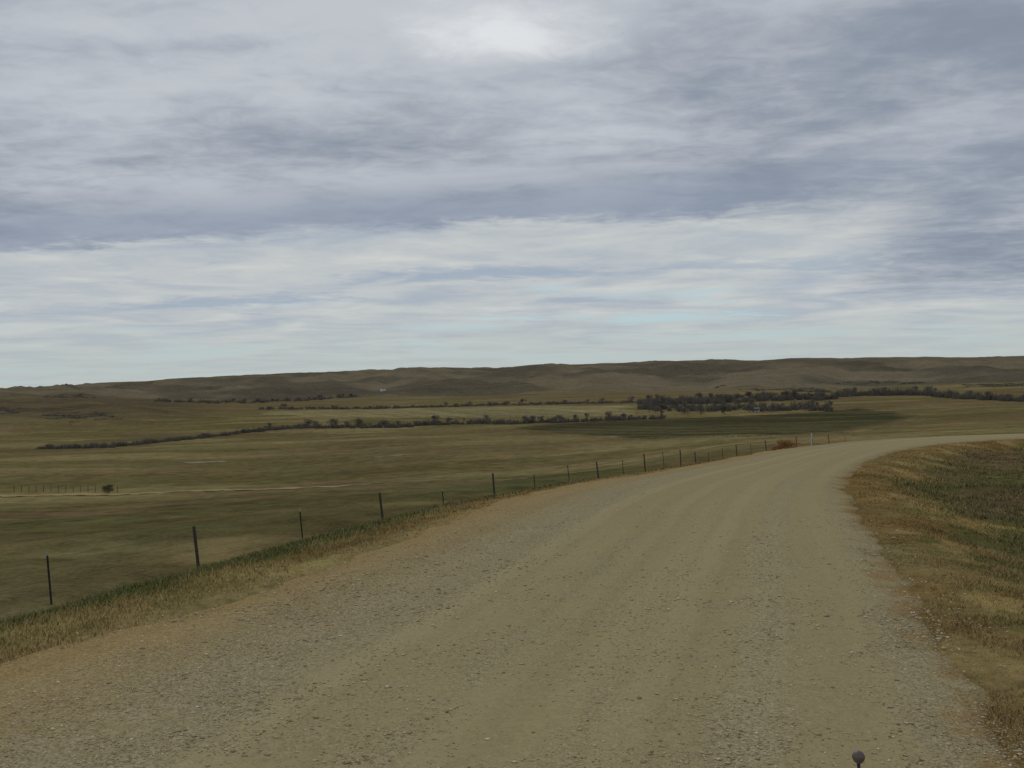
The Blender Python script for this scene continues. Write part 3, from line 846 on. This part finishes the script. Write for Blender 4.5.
# undergrowth: the dark masses between the trunks and the scrub on the slopes
def scrub(name, label, pxs, wpx, hpx, mat_, n_per=26):
    pts = ground_at(pxs); mb_v = []; mb_f = []; c = 0
    for (p, w, h) in zip(pts, wpx, hpx):
        k = p[1] / 1000.0
        W = w * k; H = h * k
        for _ in range(n_per):
            a = random.uniform(0, 6.28); rr = W * math.sqrt(random.random())
            x = p[0] + math.cos(a) * rr; y = p[1] + math.sin(a) * rr * 1.6
            mb_v.append((x, y)); mb_f.append((H * random.uniform(.5, 1.2), W * random.uniform(.16, .4)))
    P = np.array(mb_v); Q = np.array(mb_f)
    z = height(P[:, 0], P[:, 1])
    V = []; F = []
    for (x, y), zz, (H, W) in zip(P, z, Q):
        for q in range(7):
            a = random.uniform(0, 6.28); b = len(V); ox, oy = random.uniform(-1, 1) * W, random.uniform(-1, 1) * W
            wx, wy = math.cos(a) * W * .16, math.sin(a) * W * .16
            zt = zz + H * random.uniform(.35, 1.15)
            V += [(x + ox - wx, y + oy - wy, zz - .2), (x + ox + wx, y + oy + wy, zz - .2), (x + ox * 1.6 + wx * .5, y + oy * 1.6 + wy * .5, zt), (x + ox * 1.6 - wx * .6, y + oy * 1.6 - wy * .6, zt - H * .12)]
            F.append((b, b + 1, b + 2, b + 3))
    o = mesh_np(name, V, np.array(F), mat_)
    tag(o, label, 'undergrowth', kind='stuff')
cre = np.concatenate([along([(40, 449), (112, 447.5), (140, 444.5), (175, 441), (212, 437), (256, 432)], 70, .4), along([(256, 432), (293, 428.3), (356, 427.8), (406, 427.3), (431, 425), (481, 423.5), (512, 424), (587, 421.5), (665, 419)], 150, .5)])
scrub('creek_undergrowth', 'dark brush filling the creek line below the stubble field', cre, RNG.uniform(2, 4.5, len(cre)), RNG.uniform(2, 5.2, len(cre)), M['scrub'])
gro = np.concatenate([along([(640, 405), (690, 403.5), (723, 403), (753, 400.5), (800, 399.5), (838, 399.5)], 90, 1.2), along([(640, 409), (680, 410), (720, 410), (770, 410), (831, 410)], 60, 1.8), along([(836, 397), (860, 395.5), (924, 395), (943, 397.5), (972, 399.5), (1024, 401.5), (1060, 403)], 110, .6)])
scrub('grove_undergrowth', 'dark brush under the trees of the valley grove and the row beside it', gro, RNG.uniform(2, 4.5, len(gro)), RNG.uniform(3, 8, len(gro)), M['scrub'])
row = np.concatenate([along([(155, 401), (200, 403), (256, 402.5), (313, 400), (356, 396.5)], 60, .7), along([(262, 409.3), (323, 409), (351, 409), (406, 408), (471, 406), (511, 405), (570, 404), (640, 402.5)], 130, .4), along([(640, 402), (760, 396), (800, 391), (860, 394)], 50, 1.0)])
scrub('row_undergrowth', 'low grey brush under the thin tree rows beyond the stubble field', row, RNG.uniform(2, 4, len(row)), RNG.uniform(1.0, 3.2, len(row)), M['scrub'], 18)
hil = np.concatenate([RNG.normal((9, 411), (9, 1.2), (24, 2)), RNG.normal((75, 417), (20, 1.6), (46, 2)), RNG.normal((74, 396.5), (14, .9), (16, 2)), RNG.normal((1000, 385.5), (22, .8), (40, 2)), RNG.normal((905, 383), (20, .7), (14, 2)), RNG.normal((785, 390), (28, .8), (30, 2))])
scrub('slope_scrub', 'scattered dark scrub in the folds of the hillsides', hil, RNG.uniform(2, 6, len(hil)), RNG.uniform(.5, 1.3, len(hil)), M['scrub'], 14)

# ----------------------------------------------------------------------------- farm buildings far off
def building(name, label, px, py, w, d, h, rz):
    p = ground_at([(px, py)])[0]
    root = empty(name, tuple(p), rz); tag(root, label, 'building')
    a = MB(); a.prism([(-w/2, -d/2), (w/2, -d/2), (w/2, d/2), (-w/2, d/2)], -.6, h)
    for s in (-1, 1):
        x = s * w / 2
        a.face([(x, -d/2, h), (x, d/2, h), (x, 0, h + d * .3)][::s])
    wl = a.build('wall', M['house_wall'] if w > 5 else M['white_wall'], root)
    b = MB(); e = .4; t = .18; rz_ = d * .3
    for s in (-1, 1):
        y0 = s * (d / 2 + e); z0 = h - rz_ * e / (d / 2)
        q = [(-w/2 - e, y0, z0), (w/2 + e, y0, z0), (w/2 + e, 0, h + rz_), (-w/2 - e, 0, h + rz_)]
        up = [(x, y, z + t) for x, y, z in q]; lo = [(x, y, z + .003) for x, y, z in q]
        b.face(up[::s]); b.face(lo[::-s])
        for i in range(4): b.face([lo[i], lo[(i+1) % 4], up[(i+1) % 4], up[i]][::s])
    b.build('roof', M['grey_roof'], root)
    c = MB(); c.prism([(-.6, -d/2 - .05), (.6, -d/2 - .05), (.6, -d/2 + .01), (-.6, -d/2 + .01)], -.3, 2.1); c.build('door', M['grey_roof'], root)
    for x in (-w * .3, w * .3):
        c = MB(); c.prism([(x - .6, -d/2 - .04), (x + .6, -d/2 - .04), (x + .6, -d/2 + .01), (x - .6, -d/2 + .01)], 1.0, 2.2); c.build('window', M['rubber'], root)
building('white_house', 'tiny white farmhouse at the end of the far tree line below the hills', 383, 391, 9.5, 7, 4.6, .3)
building('pale_shed', 'tiny pale shed half hidden among the bare trees of the valley grove', 757, 411.8, 3.2, 3, 2.2, -.4)

# ----------------------------------------------------------------------------- ball-tipped rod at the bottom of the view
def aerial():
    d = ray_dirs([(858.5, 757)])[0]; d = d / d[1]
    Y = 1.25
    x, y, z = d[0] * Y, d[1] * Y, EYE + d[2] * Y
    g = float(zroad(y)) + .05
    root = empty('aerial', (x, y, g))
    tag(root, 'slim dark upright rod with a dull grey ball tip at the right of the road', 'aerial')
    a = MB()
    a.tube([(0, 0, -.03), (0, 0, .05), (0, 0, .06), (0, 0, .4), (0, 0, z - g - .006)], [.02, .018, .006, .0032, .0020], 12)
    a.build('rod', M['rubber'], root, smooth=True)
    b = MB(); R = .0078; n = 14; pts = []; rad = []
    for i in range(n + 1):
        t = math.pi * i / n
        zz = -math.cos(t); pts.append((0, 0, z - g + zz * R * (1.08 if zz < 0 else 1.0))); rad.append(max(R * math.sin(t) * (1 - .10 * max(0, -zz)), .0006))
    b.tube(pts, rad, 20)
    b.build('ball_tip', M['ball'], root, smooth=True)
aerial()

# ----------------------------------------------------------------------------- sky and sun
SUN_EL, SUN_AZ = math.radians(34), math.radians(-6)         # azimuth from +Y towards +X
def build_world():
    w = bpy.data.worlds.new('World'); S.world = w; w.use_nodes = True
    t = NT(w.node_tree)
    bg = w.node_tree.nodes['Background']
    bg.inputs['Strength'].default_value = .1
    sky = t.node('ShaderNodeTexSky', sky_type='NISHITA'); sky.sun_disc = False
    sky.sun_elevation = SUN_EL; sky.sun_rotation = SUN_AZ
    d = t.node('ShaderNodeTexCoord').outputs['Generated']
    sp = t.node('ShaderNodeSeparateXYZ'); t.l.new(d, sp.inputs[0])
    dx, dy, dz = sp.outputs
    zc = t.m('ADD', t.m('MAXIMUM', dz, 0.0), .06)
    hx = t.m('DIVIDE', dx, zc); hy = t.m('DIVIDE', dy, zc)         # the cloud layer seen from below
    cb = t.node('ShaderNodeCombineXYZ'); t.l.new(hx, cb.inputs[0]); t.l.new(hy, cb.inputs[1])
    p = cb.outputs[0]
    lumps = t.noise(t.scale(p, (.85, 1.15, 1), (4.1, 1.7, 0), (0, 0, .12)), 1.0, 6, .55, .5)
    streak = t.noise(t.scale(p, (1.5, 2.1, 1), (1.3, 7.7, 0), (0, 0, .14)), 1.0, 6, .58, .7)
    fine = t.noise(t.scale(p, (6.0, 6.6, 1), (0, 0, 3.0), (0, 0, .2)), 1.0, 6, .62, .5)
    # upper deck
    v = t.m('ADD', t.m('MULTIPLY', lumps, .54), t.m('ADD', t.m('MULTIPLY', streak, .24), t.m('MULTIPLY', fine, .22)))
    v = t.m('ADD', v, t.mapr(hy, 2.55, 2.2, 0, .06))
    v = t.m('SUBTRACT', v, t.mapr(hx, .3, 1.3, 0, .075))
    deck = t.mix(t.mapr(v, .33, .63), (.245, .285, .355), (.520, .552, .598))
    # its far rim
    rim = t.m('ADD', hy, t.m('MULTIPLY', hx, .10))
    rim = t.m('ADD', rim, t.m('MULTIPLY', t.m('SUBTRACT', streak, .5), .55))
    rim = t.m('ADD', rim, t.m('MULTIPLY', t.m('SUBTRACT', fine, .5), .55))
    rim = t.m('ADD', rim, t.m('SUBTRACT', t.mapr(hx, .8, 1.9, 0.0, .9), t.mapr(hx, 1.6, 2.6, 0.0, 2.6)))
    low_f = t.mapr(rim, 4.45, t.mapr(hx, .8, 2.0, 4.8, 6.4))
    dark = t.m('MULTIPLY', t.m('MULTIPLY', t.mapr(rim, 3.5, 4.45), .7), t.mapr(hx, .6, 1.6, 1, .35))
    deck = t.mix(dark, deck, (.262, .312, .405))
    # thin bright layer beyond the rim, pale blue gaps
    s2 = t.noise(t.scale(p, (1.2, 1.4, 1), (9.0, 2.0, 0), (0, 0, .10)), 1.0, 6, .52, .6)
    s3 = t.noise(t.scale(p, (.5, .6, 1), (2.0, 5.0, 0), (0, 0, -.1)), 1.0, 6, .58, .5)
    lv = t.m('ADD', t.m('MULTIPLY', s2, .60), t.m('ADD', t.m('MULTIPLY', fine, .14), t.m('MULTIPLY', s3, .26)))
    def blob(cx, cy, rx, ry, amt):
        ax = t.m('DIVIDE', t.m('SUBTRACT', hx, cx), rx); ay = t.m('DIVIDE', t.m('SUBTRACT', hy, cy), ry)
        q = t.m('SQRT', t.m('ADD', t.m('MULTIPLY', ax, ax), t.m('MULTIPLY', ay, ay)))
        q = t.m('ADD', q, t.m('ADD', t.m('MULTIPLY', t.m('SUBTRACT', s2, .5), 2.2), t.m('MULTIPLY', t.m('SUBTRACT', fine, .5), 1.8)))
        return t.m('MULTIPLY', t.mapr(q, 1.2, .2), amt)
    greys = t.m('MAXIMUM', t.m('MAXIMUM', blob(-.15, 6.05, .8, .30, .9), blob(-1.9, 6.9, .8, .3, .8)), t.m('MAXIMUM', blob(.42, 7.3, .25, .16, .7), blob(1.7, 5.9, .8, .3, .6)))
    low = t.mix(t.mapr(lv, .36, .60), (.40, .455, .520), (.545, .572, .575))
    low = t.mix(t.mapr(lv, .55, .68), low, (.63, .64, .625))
    low = t.mix(greys, low, (.345, .415, .505))
    gap = t.m('MULTIPLY', t.mapr(s3, .50, .62), t.mapr(rim, 6.4, 8.2))
    gap = t.m('MAXIMUM', gap, t.m('MAXIMUM', blob(1.35, 8.45, .75, .55, 1.2), t.m('MAXIMUM', blob(-.5, 8.9, .6, .45, .8), blob(.3, 6.7, .2, .2, .7))))
    clear = t.mix(.92, t.vmul(sky.outputs[0], .1), (.39, .555, .625))
    low = t.mix(t.m('MULTIPLY', gap, .85), low, clear)
    haze = t.mapr(dz, .075, .012)
    low = t.mix(t.m('MULTIPLY', haze, .7), low, (.475, .530, .512))
    cl = t.mix(low_f, deck, low)
    # thin place in the deck where the sun comes through
    bx = t.m('DIVIDE', t.m('SUBTRACT', hx, 0.0), .17); by = t.m('DIVIDE', t.m('SUBTRACT', hy, 2.47), .15)
    rr = t.m('SQRT', t.m('ADD', t.m('MULTIPLY', bx, bx), t.m('MULTIPLY', by, by)))
    rr = t.m('ADD', rr, t.m('ADD', t.m('MULTIPLY', t.m('SUBTRACT', streak, .5), 1.8), t.m('MULTIPLY', t.m('SUBTRACT', fine, .5), 2.6)))
    cl = t.mix(t.m('MULTIPLY', t.mapr(rr, 2.1, .0), .75), cl, (.84, .86, .87))
    cl = t.vmul(cl, 10.0)
    below = t.mapr(dz, -.004, -.03)
    cl = t.mix(below, cl, (1.2, 1.1, .9))
    t.l.new(cl, bg.inputs['Color'])
build_world()
sd = bpy.data.lights.new('sun', 'SUN'); sd.energy = .6; sd.angle = math.radians(25); sd.color = (1, .95, .87)
so = bpy.data.objects.new('sun', sd); COL.objects.link(so)
dv = Vector((math.sin(SUN_AZ) * math.cos(SUN_EL), math.cos(SUN_AZ) * math.cos(SUN_EL), math.sin(SUN_EL)))
so.rotation_euler = dv.to_track_quat('Z', 'Y').to_euler()

vs = S.view_settings
S.display_settings.display_device = 'sRGB'
vs.view_transform = 'Standard'; vs.look = 'None'; vs.exposure = 0; vs.gamma = 1; vs.use_curve_mapping = False
S.render.engine = 'CYCLES'
S.cycles.use_denoising = True
S.cycles.max_bounces = 4
S.render.film_transparent = False
